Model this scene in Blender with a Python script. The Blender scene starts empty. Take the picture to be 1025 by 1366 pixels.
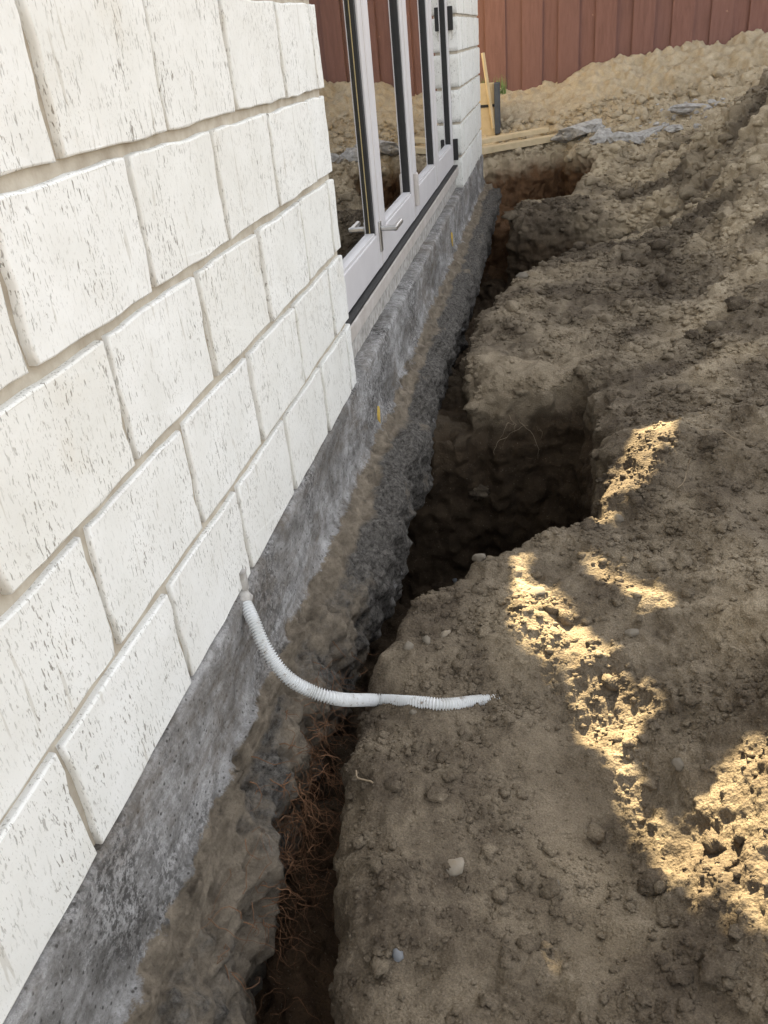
import bpy, bmesh, math, random
import numpy as np
from mathutils import Vector, Matrix

# ------------------------------------------------------------------ camera, sky, sun, exposure
sc = bpy.context.scene
col = sc.collection
CAM = Vector((0.52, 0.0, 0.8086))
RX = Vector((0.98127931, 0.00889377, -0.19238456))     # world axes seen in the camera frame (right, down, forward)
RY = Vector((0.17148115, -0.49505202, 0.85177327))
RZ = Vector((-0.08766489, -0.86881781, -0.48730942))
camd = bpy.data.cameras.new('camera')
cam = bpy.data.objects.new('camera', camd); col.objects.link(cam)
right = Vector((RX[0], RY[0], RZ[0])); down = Vector((RX[1], RY[1], RZ[1])); fwd = Vector((RX[2], RY[2], RZ[2]))
m = Matrix.Identity(4)
for i in range(3):
    m[i][0] = right[i]; m[i][1] = -down[i]; m[i][2] = -fwd[i]; m[i][3] = CAM[i]
cam.matrix_world = m
camd.sensor_fit = 'HORIZONTAL'; camd.sensor_width = 36.0; camd.lens = 36.0 * 1120.0 / 1025.0
camd.clip_start = 0.02; camd.clip_end = 600.0
sc.camera = cam

SUN = Vector((-0.08, 0.75, 0.64)).normalized()        # towards the sun
el = math.asin(SUN.z); az = math.atan2(SUN.x, SUN.y)
w = bpy.data.worlds.new('World'); sc.world = w; w.use_nodes = True
nt = w.node_tree; nt.nodes.clear()
sky = nt.nodes.new('ShaderNodeTexSky'); sky.sky_type = 'NISHITA'; sky.sun_disc = False
sky.sun_elevation = el; sky.sun_rotation = az; sky.air_density = 1.0; sky.dust_density = 1.0; sky.ozone_density = 1.0
hs = nt.nodes.new('ShaderNodeHueSaturation'); hs.inputs['Saturation'].default_value = 0.20
bg = nt.nodes.new('ShaderNodeBackground'); bg.inputs['Strength'].default_value = 0.075
wo = nt.nodes.new('ShaderNodeOutputWorld')
nt.links.new(sky.outputs[0], hs.inputs['Color']); nt.links.new(hs.outputs[0], bg.inputs['Color']); nt.links.new(bg.outputs[0], wo.inputs['Surface'])
sl = bpy.data.lights.new('sun', 'SUN'); sl.energy = 5.0; sl.angle = math.radians(0.2); sl.color = (1.0, 0.83, 0.52)
so = bpy.data.objects.new('sun', sl); col.objects.link(so); so.location = (0, 20, 30)
so.rotation_euler = SUN.to_track_quat('Z', 'Y').to_euler()
vs = sc.view_settings; vs.view_transform = 'Standard'; vs.look = 'None'; vs.gamma = 1.0; vs.exposure = 2.95
vs.use_curve_mapping = False
sc.cycles.use_denoising = True
sc.cycles.max_bounces = 8; sc.cycles.diffuse_bounces = 4

rng = np.random.default_rng(7); random.seed(7)

# ------------------------------------------------------------------ helpers
def link(name, mesh, mat=None, parent=None, label=None, cat=None, group=None, kind=None):
    o = bpy.data.objects.new(name, mesh); col.objects.link(o)
    if mat is not None and mesh is not None and len(mesh.materials) == 0: mesh.materials.append(mat)
    if parent is not None: o.parent = parent
    tag(o, label, cat, group, kind)
    return o
def tag(o, label=None, cat=None, group=None, kind=None):
    if label: o['label'] = label
    if cat: o['category'] = cat
    if group: o['group'] = group
    if kind: o['kind'] = kind
def empty(name, loc=(0, 0, 0), **k):
    o = link(name, None, **k); o.location = loc; o.empty_display_size = 0.1
    return o
def np_mesh(name, V, F, smooth=True):
    V = np.asarray(V, np.float32); F = np.asarray(F, np.int32); n = F.shape[1]
    me = bpy.data.meshes.new(name)
    me.vertices.add(len(V)); me.vertices.foreach_set('co', V.ravel())
    me.loops.add(F.size); me.loops.foreach_set('vertex_index', F.ravel())
    me.polygons.add(len(F)); me.polygons.foreach_set('loop_start', np.arange(0, F.size, n, dtype=np.int32))
    me.polygons.foreach_set('use_smooth', np.full(len(F), smooth))
    me.update(calc_edges=True)
    return me
def bm_mesh(name, bm, smooth=False):
    me = bpy.data.meshes.new(name); bm.to_mesh(me); bm.free()
    if smooth:
        for p in me.polygons: p.use_smooth = True
    return me
def box_bm(x0, x1, y0, y1, z0, z1, bev=0.0, bm=None, rot=None, seg=2):
    new = bmesh.new()
    bmesh.ops.create_cube(new, size=1.0)
    for v in new.verts:
        v.co = Vector(((x0 + x1) / 2 + v.co.x * (x1 - x0), (y0 + y1) / 2 + v.co.y * (y1 - y0), (z0 + z1) / 2 + v.co.z * (z1 - z0)))
    if bev > 0: bmesh.ops.bevel(new, geom=new.edges[:] , offset=bev, segments=seg, affect='EDGES', profile=0.5)
    if bm is None: return new
    tmp = bpy.data.meshes.new('t'); new.to_mesh(tmp); new.free(); bm.from_mesh(tmp); bpy.data.meshes.remove(tmp)
    return bm
def box(name, b, mat, parent=None, bev=0.002, **k):
    return link(name, bm_mesh(name, box_bm(*b, bev=bev)), mat, parent, **k)

_perm = np.random.default_rng(3).permutation(256).astype(np.int64); _perm = np.concatenate([_perm, _perm, _perm])
_g = np.random.default_rng(5).normal(size=(256, 3)); _g = (_g / np.linalg.norm(_g, axis=1)[:, None]).astype(np.float32)
def perlin(P):
    P = np.asarray(P, np.float32); i = np.floor(P).astype(np.int64); f = P - i; i &= 255
    u = f * f * f * (f * (f * 6 - 15) + 10); r = 0
    for dx in (0, 1):
        wx = u[:, 0] if dx else 1 - u[:, 0]
        hx = _perm[i[:, 0] + dx]
        for dy in (0, 1):
            wy = u[:, 1] if dy else 1 - u[:, 1]
            hy = _perm[hx + i[:, 1] + dy]
            for dz in (0, 1):
                wz = u[:, 2] if dz else 1 - u[:, 2]
                gg = _g[_perm[hy + i[:, 2] + dz]]
                r = r + wx * wy * wz * (gg[:, 0] * (f[:, 0] - dx) + gg[:, 1] * (f[:, 1] - dy) + gg[:, 2] * (f[:, 2] - dz))
    return r * 1.5
def fbm(P, freq, octs, gain=0.5, off=0.0, ridge=False):
    s = 0; a = 1.0; P = np.asarray(P, np.float32)
    for k in range(octs):
        n = perlin(P * freq + off + 17.3 * k)
        if ridge: n = 1 - 2 * np.abs(n)
        s = s + a * n; a *= gain; freq *= 2.03
    return s
def sstep(a, b, x):
    t = np.clip((x - a) / (b - a), 0, 1); return t * t * (3 - 2 * t)

# ------------------------------------------------------------------ materials
def mat_new(name, rough=0.8, spec=0.3):
    mt = bpy.data.materials.new(name); mt.use_nodes = True
    t = mt.node_tree; b = t.nodes['Principled BSDF']; b.inputs['Roughness'].default_value = rough
    b.inputs['Specular IOR Level'].default_value = spec
    return mt, t, b
class NB:
    def __init__(s, t): s.t = t
    def n(s, ty, **k):
        nd = s.t.nodes.new('ShaderNode' + ty)
        for a, v in k.items(): setattr(nd, a, v)
        return nd
    def l(s, a, b): s.t.links.new(a, b)
    def coord(s, kind='Object', scale=(1, 1, 1), rand=False):
        tc = s.n('TexCoord'); mp = s.n('Mapping'); mp.inputs['Scale'].default_value = scale
        s.l(tc.outputs[kind], mp.inputs['Vector'])
        if rand:
            oi = s.n('ObjectInfo'); c = s.n('CombineXYZ')
            mu = s.n('Math', operation='MULTIPLY'); mu.inputs[1].default_value = 37.0
            s.l(oi.outputs['Random'], mu.inputs[0])
            for q in range(3): s.l(mu.outputs[0], c.inputs[q])
            s.l(c.outputs[0], mp.inputs['Location'])
        return mp.outputs[0]
    def noise(s, vec, scale, detail=4, rough=0.55, dist=0.0):
        nd = s.n('TexNoise'); nd.inputs['Scale'].default_value = scale; nd.inputs['Detail'].default_value = detail
        nd.inputs['Roughness'].default_value = rough; nd.inputs['Distortion'].default_value = dist
        s.l(vec, nd.inputs['Vector']); return nd.outputs['Fac']
    def voro(s, vec, scale, feature='F1', rnd=1.0):
        nd = s.n('TexVoronoi', feature=feature); nd.inputs['Scale'].default_value = scale; nd.inputs['Randomness'].default_value = rnd
        s.l(vec, nd.inputs['Vector']); return nd.outputs['Distance']
    def ramp(s, fac, stops, interp='LINEAR'):
        nd = s.n('ValToRGB'); nd.color_ramp.interpolation = interp
        els = nd.color_ramp.elements
        while len(els) < len(stops): els.new(0.5)
        for e, (p, c) in zip(els, stops):
            e.position = p; e.color = (c, c, c, 1) if not hasattr(c, '__len__') else (*c, 1)
        s.l(fac, nd.inputs['Fac']); return nd.outputs['Color']
    def mix(s, fac, a, b, mode='MIX'):
        nd = s.n('MixRGB', blend_type=mode)
        for v, i in ((fac, 0), (a, 1), (b, 2)):
            if hasattr(v, 'is_linked'): s.l(v, nd.inputs[i])
            elif hasattr(v, '__len__'): nd.inputs[i].default_value = (*v, 1)
            else: nd.inputs[i].default_value = v if i == 0 else (v, v, v, 1)
        return nd.outputs[0]
    def math(s, op, a, b=0.0, clamp=False):
        nd = s.n('Math', operation=op); nd.use_clamp = clamp
        for v, i in ((a, 0), (b, 1)):
            if hasattr(v, 'is_linked'): s.l(v, nd.inputs[i])
            else: nd.inputs[i].default_value = v
        return nd.outputs[0]
    def attr(s, name):
        nd = s.n('Attribute'); nd.attribute_name = name; return nd.outputs['Fac']
    def bump(s, bsdf, h, strength=0.5, dist=0.003, prev=None):
        nd = s.n('Bump'); nd.inputs['Strength'].default_value = strength; nd.inputs['Distance'].default_value = dist
        s.l(h, nd.inputs['Height'])
        if prev is not None: s.l(prev, nd.inputs['Normal'])
        s.l(nd.outputs[0], bsdf.inputs['Normal']); return nd.outputs[0]
def simple(name, c, rough=0.6, spec=0.3, metal=0.0, var=0.15, scale=30.0, c2=None, bump=0.0):
    mt, t, b = mat_new(name, rough, spec); k = NB(t); v = k.coord(rand=True)
    f = k.noise(v, scale, 5, 0.6)
    c2 = c2 or tuple(q * (1 - 2 * var) for q in c)
    k.l(k.mix(k.ramp(f, [(0.3, 0.0), (0.75, 1.0)]), c, c2), b.inputs['Base Color'])
    b.inputs['Metallic'].default_value = metal
    if bump > 0: k.bump(b, f, bump, 0.003)
    return mt

def soil_mat(name='soil'):
    mt, t, b = mat_new(name, 0.95, 0.12); k = NB(t); v = k.coord('Object')
    big = k.noise(v, 2.6, 5, 0.6, 0.4); mid = k.noise(v, 11, 5, 0.65); fine = k.noise(v, 60, 4, 0.7); grain = k.noise(v, 420, 3, 0.7)
    dry = k.mix(k.ramp(mid, [(0.3, 0.0), (0.7, 1.0)]), (0.155, 0.122, 0.084), (0.29, 0.236, 0.168))
    brown = k.mix(k.ramp(fine, [(0.3, 0.0), (0.7, 1.0)]), (0.075, 0.058, 0.042), (0.165, 0.130, 0.092))
    f1 = k.math('ADD', k.math('MULTIPLY', big, 0.65), k.math('MULTIPLY', mid, 0.35))
    base = k.mix(k.ramp(f1, [(0.43, 0.0), (0.56, 1.0)]), brown, dry)
    pale = k.mix(k.ramp(mid, [(0.3, 0.0), (0.7, 1.0)]), (0.48, 0.38, 0.245), (0.68, 0.565, 0.40))  # pale dry sand, raised above its own tone to stand in for light
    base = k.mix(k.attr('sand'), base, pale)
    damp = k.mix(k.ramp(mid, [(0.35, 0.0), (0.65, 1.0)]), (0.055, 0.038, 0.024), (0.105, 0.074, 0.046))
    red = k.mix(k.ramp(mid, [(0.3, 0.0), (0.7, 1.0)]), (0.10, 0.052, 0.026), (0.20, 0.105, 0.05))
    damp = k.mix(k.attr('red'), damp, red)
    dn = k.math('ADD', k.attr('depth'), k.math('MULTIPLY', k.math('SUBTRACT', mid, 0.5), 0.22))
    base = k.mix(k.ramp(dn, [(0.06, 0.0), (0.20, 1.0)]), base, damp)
    base = k.mix(k.ramp(grain, [(0.35, 0.55), (0.62, 0.0)]), base, (0.05, 0.038, 0.026))
    base = k.mix(k.ramp(k.noise(v, 150, 3, 0.6), [(0.64, 0.0), (0.76, 0.5)]), base, (0.40, 0.34, 0.26))
    k.l(base, b.inputs['Base Color'])
    h = k.math('ADD', k.math('MULTIPLY', k.noise(v, 140, 5, 0.75), 1.0), k.math('MULTIPLY', k.voro(v, 190), 0.6))
    p = k.bump(b, h, 0.9, 0.006)
    return mt
M = {}
M['soil'] = soil_mat()

def brick_mat(name):
    mt, t, b = mat_new(name, 0.85, 0.2); k = NB(t)
    v = k.coord('Object', (1, 1, 1), True); vst = k.coord('Object', (1, 1, 0.26), True); vst2 = k.coord('Object', (1, 1.0, 0.12), True)
    c = k.mix(k.ramp(k.noise(v, 9, 5, 0.6), [(0.3, 0), (0.7, 1)]), (0.63, 0.618, 0.575), (0.71, 0.70, 0.665))
    oi = k.n('ObjectInfo')
    c = k.mix(k.math('MULTIPLY', oi.outputs['Random'], 0.28), c, (0.60, 0.575, 0.505))
    spk = k.ramp(k.noise(vst, 265, 2, 0.6, 0.25), [(0.60, 0.0), (0.645, 1.0)])
    msk = k.ramp(k.noise(v, 12, 4, 0.6), [(0.40, 0.22), (0.62, 1.0)])
    spk = k.math('MULTIPLY', spk, msk)
    c = k.mix(k.math('MULTIPLY', spk, 0.85), c, (0.20, 0.18, 0.15))
    tiny = k.math('MULTIPLY', k.ramp(k.noise(k.coord('Object', (1, 1, 0.45), True), 420, 2, 0.6), [(0.62, 0.0), (0.68, 1.0)]), msk)
    c = k.mix(k.math('MULTIPLY', tiny, 0.7), c, (0.24, 0.21, 0.17))
    lng = k.ramp(k.noise(vst2, 75, 2, 0.5, 0.4), [(0.665, 0.0), (0.70, 1.0)])
    c = k.mix(k.math('MULTIPLY', lng, 0.35), c, (0.33, 0.29, 0.22))
    stain = k.ramp(k.noise(v, 6, 4, 0.6), [(0.62, 0.0), (0.85, 0.35)])
    c = k.mix(stain, c, (0.52, 0.44, 0.32))
    k.l(c, b.inputs['Base Color'])
    h = k.math('SUBTRACT', k.math('MULTIPLY', k.noise(v, 240, 4, 0.6), 0.4), spk)
    p = k.bump(b, h, 0.5, 0.0015)
    k.bump(b, k.noise(v, 90, 5, 0.7), 0.3, 0.0012, p)
    return mt
M['brick'] = brick_mat('cream_brick')
M['mortar'] = simple('mortar', (0.47, 0.425, 0.35), 0.95, 0.1, var=0.18, scale=26, c2=(0.30, 0.255, 0.195), bump=0.8)

def concrete_mat(name):
    mt, t, b = mat_new(name, 0.9, 0.2); k = NB(t); v = k.coord('Object'); vs_ = k.coord('Object', (1, 0.55, 1.4))
    n1 = k.noise(vs_, 5.5, 6, 0.68, 0.7); n2 = k.noise(v, 24, 5, 0.7); n3 = k.noise(v, 130, 4, 0.7)
    c = k.mix(k.ramp(n1, [(0.34, 0), (0.62, 1)]), (0.175, 0.165, 0.152), (0.53, 0.515, 0.50))
    c = k.mix(k.ramp(n2, [(0.30, 0.75), (0.55, 0.0)]), c, (0.085, 0.075, 0.062))
    c = k.mix(k.ramp(n3, [(0.60, 0.0), (0.72, 0.6)]), c, (0.55, 0.54, 0.53))
    c = k.mix(k.ramp(k.voro(v, 75), [(0.10, 0.85), (0.22, 0.0)]), c, (0.05, 0.045, 0.04))
    mud = k.mix(k.ramp(n2, [(0.3, 0), (0.7, 1)]), (0.10, 0.08, 0.058), (0.31, 0.255, 0.188))
    agg = k.mix(k.ramp(k.noise(v, 90, 4, 0.75), [(0.35, 0), (0.7, 1)]), (0.030, 0.026, 0.022), (0.21, 0.192, 0.168))
    mud = k.mix(k.ramp(k.math('ADD', k.math('MULTIPLY', k.attr('agg'), 0.55), k.math('MULTIPLY', k.noise(v, 6.5, 6, 0.7), 0.9)), [(0.55, 0), (0.68, 1)]), mud, agg)
    smear = k.math('MULTIPLY', k.ramp(k.noise(vs_, 3.4, 7, 0.72, 0.9), [(0.47, 0), (0.60, 1)]), k.ramp(k.noise(v, 45, 4, 0.7), [(0.32, 0.25), (0.6, 1)]))
    c = k.mix(k.math('MULTIPLY', smear, 0.72), c, (0.15, 0.12, 0.088))
    pat = k.ramp(k.noise(v, 3.0, 4, 0.6), [(0.48, 0), (0.6, 1)])
    c = k.mix(k.math('MULTIPLY', pat, k.ramp(k.noise(v, 85, 4, 0.8), [(0.45, 0), (0.56, 0.85)])), c, (0.055, 0.05, 0.045))
    f = k.math('ADD', k.attr('mud'), k.math('MULTIPLY', k.math('SUBTRACT', k.noise(v, 13, 9, 0.78), 0.5), 2.0))
    c = k.mix(k.ramp(f, [(0.44, 0), (0.56, 1)]), c, mud)
    k.l(c, b.inputs['Base Color'])
    gr = k.noise(v, 260, 4, 0.8)
    c = k.mix(k.ramp(gr, [(0.36, 0.38), (0.48, 0.0)]), c, (0.06, 0.05, 0.042)); k.l(c, b.inputs['Base Color'])
    h = k.math('ADD', k.math('MULTIPLY', k.noise(v, 170, 5, 0.8), 1.4), k.math('MULTIPLY', k.voro(v, 75), 0.6))
    p = k.bump(b, h, 0.9, 0.006)
    k.bump(b, k.noise(v, 36, 5, 0.65), 0.5, 0.008, p)
    return mt
M['concrete'] = concrete_mat('foundation_concrete')
M['rubble'] = simple('rubble_concrete', (0.50, 0.475, 0.44), 0.95, 0.1, var=0.2, scale=38, c2=(0.19, 0.175, 0.155), bump=1.0)
M['stone'] = simple('grey_stone', (0.155, 0.132, 0.102), 0.85, 0.3, var=0.15, scale=60, c2=(0.17, 0.145, 0.11), bump=0.3)
M['white_stone'] = simple('white_stone', (0.27, 0.24, 0.195), 0.85, 0.2, scale=50, c2=(0.22, 0.175, 0.12), bump=0.25)
M['blue_stone'] = simple('blue_stone', (0.135, 0.142, 0.152), 0.6, 0.35, scale=50, c2=(0.17, 0.17, 0.17), bump=0.2)
M['clod'] = simple('soil_clod', (0.235, 0.178, 0.108), 0.95, 0.1, scale=80, c2=(0.10, 0.073, 0.046), bump=0.8)
M['alu'] = simple('door_alu', (0.56, 0.535, 0.53), 0.45, 0.4, scale=8, c2=(0.50, 0.475, 0.47))
M['sill'] = simple('sill_alu', (0.50, 0.46, 0.425), 0.55, 0.35, scale=18, c2=(0.36, 0.32, 0.28))
M['black'] = simple('black_rubber', (0.02, 0.019, 0.018), 0.6, 0.3)
M['steel'] = simple('steel', (0.55, 0.54, 0.52), 0.3, 0.5, metal=0.9)
M['beige'] = simple('tan_gasket', (0.42, 0.33, 0.16), 0.5)
M['timber'] = simple('pale_timber', (0.55, 0.44, 0.28), 0.8, 0.2, scale=14, c2=(0.42, 0.33, 0.20), bump=0.3)
M['greypost'] = simple('grey_timber', (0.075, 0.085, 0.10), 0.8, 0.2, scale=20)
M['plaster'] = simple('plaster', (0.45, 0.42, 0.37), 0.9, 0.1, scale=5)
M['floor'] = simple('timber_floor', (0.22, 0.15, 0.09), 0.4, 0.4, scale=6)
M['roof'] = simple('roof_sheet', (0.10, 0.10, 0.11), 0.5, 0.4, scale=3)
M['bark'] = simple('bark', (0.12, 0.09, 0.065), 0.95, 0.1, scale=20, bump=0.8)
M['root'] = simple('root_fibre', (0.19, 0.10, 0.055), 0.9, 0.1, scale=40)
M['twig'] = simple('pale_root', (0.32, 0.25, 0.17), 0.9, 0.1, scale=40)
M['paint'] = simple('yellow_paint', (0.62, 0.40, 0.06), 0.7, 0.2, scale=150, c2=(0.40, 0.30, 0.12))

def conduit_mat():
    mt, t, b = mat_new('conduit_white', 0.45, 0.4); k = NB(t); v = k.coord('Object')
    c = k.mix(k.ramp(k.noise(v, 30, 4, 0.6), [(0.35, 0), (0.75, 1)]), (0.60, 0.605, 0.60), (0.50, 0.50, 0.48))
    c = k.mix(k.ramp(k.noise(v, 75, 4, 0.7), [(0.58, 0), (0.68, 0.9)]), c, (0.16, 0.11, 0.065))
    k.l(c, b.inputs['Base Color']); return mt
M['conduit'] = conduit_mat()
def fence_mat():
    mt, t, b = mat_new('red_brown_stain', 0.75, 0.25); k = NB(t)
    v = k.coord('Object', (1, 1, 0.12), True); u = k.coord('Object', (1, 1, 1), True)
    c = k.mix(k.ramp(k.noise(v, 45, 5, 0.7), [(0.3, 0), (0.7, 1)]), (0.138, 0.066, 0.050), (0.20, 0.100, 0.078))
    oi = k.n('ObjectInfo'); c = k.mix(k.math('MULTIPLY', oi.outputs['Random'], 0.4), c, (0.165, 0.088, 0.072))
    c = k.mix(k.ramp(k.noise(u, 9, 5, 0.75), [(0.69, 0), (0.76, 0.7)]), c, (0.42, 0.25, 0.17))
    k.l(c, b.inputs['Base Color']); k.bump(b, k.noise(v, 80, 4, 0.6), 0.4, 0.002); return mt
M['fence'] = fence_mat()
def glass_mat():
    mt = bpy.data.materials.new('door_glass'); mt.use_nodes = True; t = mt.node_tree; t.nodes.clear(); k = NB(t)
    fr = k.n('Fresnel'); fr.inputs['IOR'].default_value = 2.3
    gl = k.n('BsdfGlossy'); gl.inputs['Roughness'].default_value = 0.012; gl.inputs['Color'].default_value = (0.97, 0.97, 0.97, 1)
    tr = k.n('BsdfTransparent'); tr.inputs['Color'].default_value = (0.80, 0.84, 0.80, 1)
    mx = k.n('MixShader'); o = k.n('OutputMaterial')
    k.l(k.math('ADD', fr.outputs[0], 0.34, True), mx.inputs[0]); k.l(tr.outputs[0], mx.inputs[1]); k.l(gl.outputs[0], mx.inputs[2]); k.l(mx.outputs[0], o.inputs['Surface'])
    return mt
M['glass'] = glass_mat()
def leaf_mat(name, a, c):
    mt, t, b = mat_new(name, 0.6, 0.3); k = NB(t); v = k.coord('Object')
    k.l(k.mix(k.noise(v, 3, 3), a, c), b.inputs['Base Color']); return mt
M['leaf'] = leaf_mat('leaf', (0.035, 0.065, 0.02), (0.07, 0.11, 0.035))
M['grass'] = leaf_mat('grass', (0.10, 0.17, 0.04), (0.19, 0.26, 0.08))

# ------------------------------------------------------------------ ground: implicit solid (heap and bank heights minus the dug trench)
CP = np.array([
 (.22,.56,-.295),(.33,.5,-.285),(.165,.92,-.25),(.16,1.24,-.25),(.25,1.47,-.24),(.36,1.66,-.225),(.50,1.74,-.21),(.63,1.80,-.20),(.66,2.03,-.18),(.68,2.4,-.20),(.67,2.74,-.22),(.49,2.72,-.24),(.26,2.75,-.25),
 (.40,.70,-.265),(.50,1.00,-.27),(.58,1.26,-.25),(.47,1.45,-.215),(.30,.30,-.27),(.5,-.2,-.28),(.5,-.6,-.28),(.36,1.15,-.26),
 (.62,.88,-.315),(.55,.80,-.30),(.68,.97,-.30),(.76,.80,-.20),(.84,.94,-.13),(.90,.70,-.12),(.74,.62,-.22),(.84,1.1,-.16),(.73,1.17,-.24),(.85,1.3,-.17),
 (.78,2.0,-.13),(.88,1.7,-.17),(1.0,1.7,-.13),(1.15,1.4,-.06),(1.14,2.5,-.13),(1.23,3.0,-.06),(1.38,3.8,.03),(1.56,4.8,.18),(1.74,5.8,.40),(1.52,6.0,.17),(1.27,5.9,-.07),
 (1.0,3.4,-.18),(.9,2.6,-.18),(.82,3.0,-.21),(.26,3.7,-.25),(.36,4.2,-.25),(.74,4.85,-.25),(1.2,5.2,-.24),(.6,3.6,-.22),(.9,4.2,-.20),(1.2,4.5,-.12),
 (.27,5.6,-.22),(.6,5.75,-.17),(.97,6.0,-.18),(1.1,6.3,-.12),(.6,6.1,-.22),
 (.1,7.0,-.02),(.35,7.25,-.02),(.55,7.45,0),(.8,6.9,.0),(.95,6.6,.02),(1.15,6.9,.0),(1.4,7.0,.07),(1.5,6.5,.05),(2.0,7.0,.2),
 (.29,8.0,.14),(-.4,8.0,.1),(-.4,7.3,.0),(-2,8,.1),(.66,7.9,.16),(1.21,7.9,.28),(1.8,7.9,.34),(.3,8.4,.33),(-.1,8.4,.32),(.55,8.4,.36),(.85,8.4,.46),(1.2,8.4,.53),(1.7,8.4,.54),(2.2,8.4,.58),(2.8,8.4,.55),(3.6,8.4,.4),
 (2.2,3.0,.45),(2.5,4.5,.6),(2.6,6.0,.6),(1.8,2.0,.2),(1.7,1.0,.08),(1.3,.5,-.04),(1.5,-.4,-.1),(3.6,0,-.2),(3.6,3,.2),(3.6,6,.3),(2.2,-.5,-.15),(2.6,1.5,.3),
 (-.5,0,-.3),(-.5,2,-.3),(-.5,4,-.3),(-.5,6,-.3),(.3,9.2,.2),(1.5,9.2,.3),(3,9.2,.2),(-1,9.2,.1)], np.float64)
def tps_fit(P):
    d = np.linalg.norm(P[:, None, :2] - P[None, :, :2], axis=2); n = len(P)
    K = np.where(d > 0, d * d * np.log(d + 1e-12), 0) + np.eye(n) * 0.004
    A = np.zeros((n + 3, n + 3)); A[:n, :n] = K; A[:n, n] = 1; A[:n, n + 1:] = P[:, :2]; A[n, :n] = 1; A[n + 1:, :n] = P[:, :2].T
    return np.linalg.solve(A, np.concatenate([P[:, 2], np.zeros(3)]))
TW = tps_fit(CP)
def htop(x, y):
    sh = x.shape; x = x.ravel(); y = y.ravel(); out = TW[len(CP)] + TW[len(CP) + 1] * x + TW[len(CP) + 2] * y
    for k in range(len(CP)):
        d2 = (x - CP[k, 0]) ** 2 + (y - CP[k, 1]) ** 2
        out = out + TW[k] * 0.5 * d2 * np.log(d2 + 1e-12)
    P = np.stack([x, y, np.zeros_like(x)], 1)
    amp = 1.0 + 0.7 * sstep(0.8, 1.5, x)
    out = out + amp * (0.022 * fbm(P, 2.6, 2, 0.5, 3.1) + 0.014 * fbm(P, 7.5, 2, 0.5, 9.7))
    # drag marks down the heap on the right
    out = out + 0.012 * sstep(0.75, 1.1, x) * perlin(np.stack([x * 3.0, (y + x * 0.6) * 11.0, x * 0], 1))
    return out.reshape(sh)
def axis(segs):
    v = [segs[0][0]]
    for a, b, s0, s1 in segs:
        while v[-1] < b - 1e-6:
            t = (v[-1] - a) / (b - a); v.append(v[-1] + s0 + (s1 - s0) * t)
    return np.array(v)
ax = axis([(-0.62, -.05, .05, .012), (-.05, 1.05, .0088, .0088), (1.05, 3.7, .010, .06)])
ay = [-0.7]
while ay[-1] < 9.2:
    yy = ay[-1]; ay.append(yy + (0.035 - 0.026 * min(1, max(0, (yy + .7) / 1.0)) if yy < 0.3 else 0.0082 * max(1.0, math.hypot(yy, 0.95) / 1.55)))
ay = np.array(ay)
az_ = axis([(-1.16, -.6, .02, .012), (-.6, -.02, .0092, .0092), (-.02, 1.05, .010, .024)])
GX, GY = np.meshgrid(ax, ay, indexing='ij')
HT = htop(GX, GY)
HT = np.where(GX < -0.02, np.minimum(HT, np.where(GY < 7.0, -0.30, 9)), HT)
def polysd(px, py, poly):
    P = np.array(poly); n = len(P); d = np.full(px.shape, 1e9); s = np.ones(px.shape)
    for i in range(n):
        a = P[i]; b = P[i - 1]; e = b - a; wx = px - a[0]; wy = py - a[1]
        t = np.clip((wx * e[0] + wy * e[1]) / (e @ e), 0, 1)
        d = np.minimum(d, (wx - e[0] * t) ** 2 + (wy - e[1] * t) ** 2)
        c1 = py >= a[1]; c2 = py < b[1]; c3 = e[0] * wy > e[1] * wx
        flip = (c1 & c2 & c3) | (~c1 & ~c2 & ~c3); s = np.where(flip, -s, s)
    return s * np.sqrt(d)
PITS = [
 ([(-.10,-.6),(.30,-.6),(.285,.3),(.262,.56),(.195,.90),(.168,1.24),(.20,1.4),(-.10,1.6)], -.68),
 ([(-.16,1.15),(.15,1.25),(.25,1.47),(.36,1.66),(.50,1.745),(.635,1.80),(.665,2.03),(.665,2.4),(.675,2.70),(.60,2.765),(.42,2.74),(.30,2.77),(.22,2.72),(-.16,2.6)], -1.06),
 ([(-.10,2.4),(.265,2.6),(.265,2.78),(.20,3.1),(.20,3.45),(-.10,3.5)], -.45),
 ([(-.16,3.32),(.16,3.34),(.22,3.62),(.35,4.18),(.55,4.62),(.76,4.88),(1.0,5.08),(1.22,5.2),(1.15,5.36),(.9,5.44),(.6,5.50),(.36,5.50),(.26,5.62),(-.16,5.7)], -.85),
 ([(-.16,5.4),(.26,5.5),(.28,5.8),(.26,6.3),(-.16,6.3)], -.72),
 ([(-.3,6.12),(.3,6.10),(.62,6.22),(.80,6.45),(.80,6.8),(.60,7.3),(.40,7.2),(.2,7.06),(.0,6.95),(-.3,6.9)], -.46)]
zz = az_[None, None, :].astype(np.float32)
carve = None
jit = 0.026 * fbm(np.stack([GX.ravel(), GY.ravel(), GX.ravel() * 0], 1), 6.0, 3, 0.55, 31.0).reshape(GX.shape)
for poly, zf in PITS:
    d2 = (polysd(GX, GY, poly) + jit).astype(np.float32)
    c = np.maximum(d2[:, :, None], (zf + 3 * jit.astype(np.float32)[:, :, None]) - zz)
    carve = c if carve is None else np.minimum(carve, c)
def smax(a, b, k):
    h = np.maximum(k - np.abs(a - b), 0) / k
    return np.maximum(a, b) + h * h * k * 0.25
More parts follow.
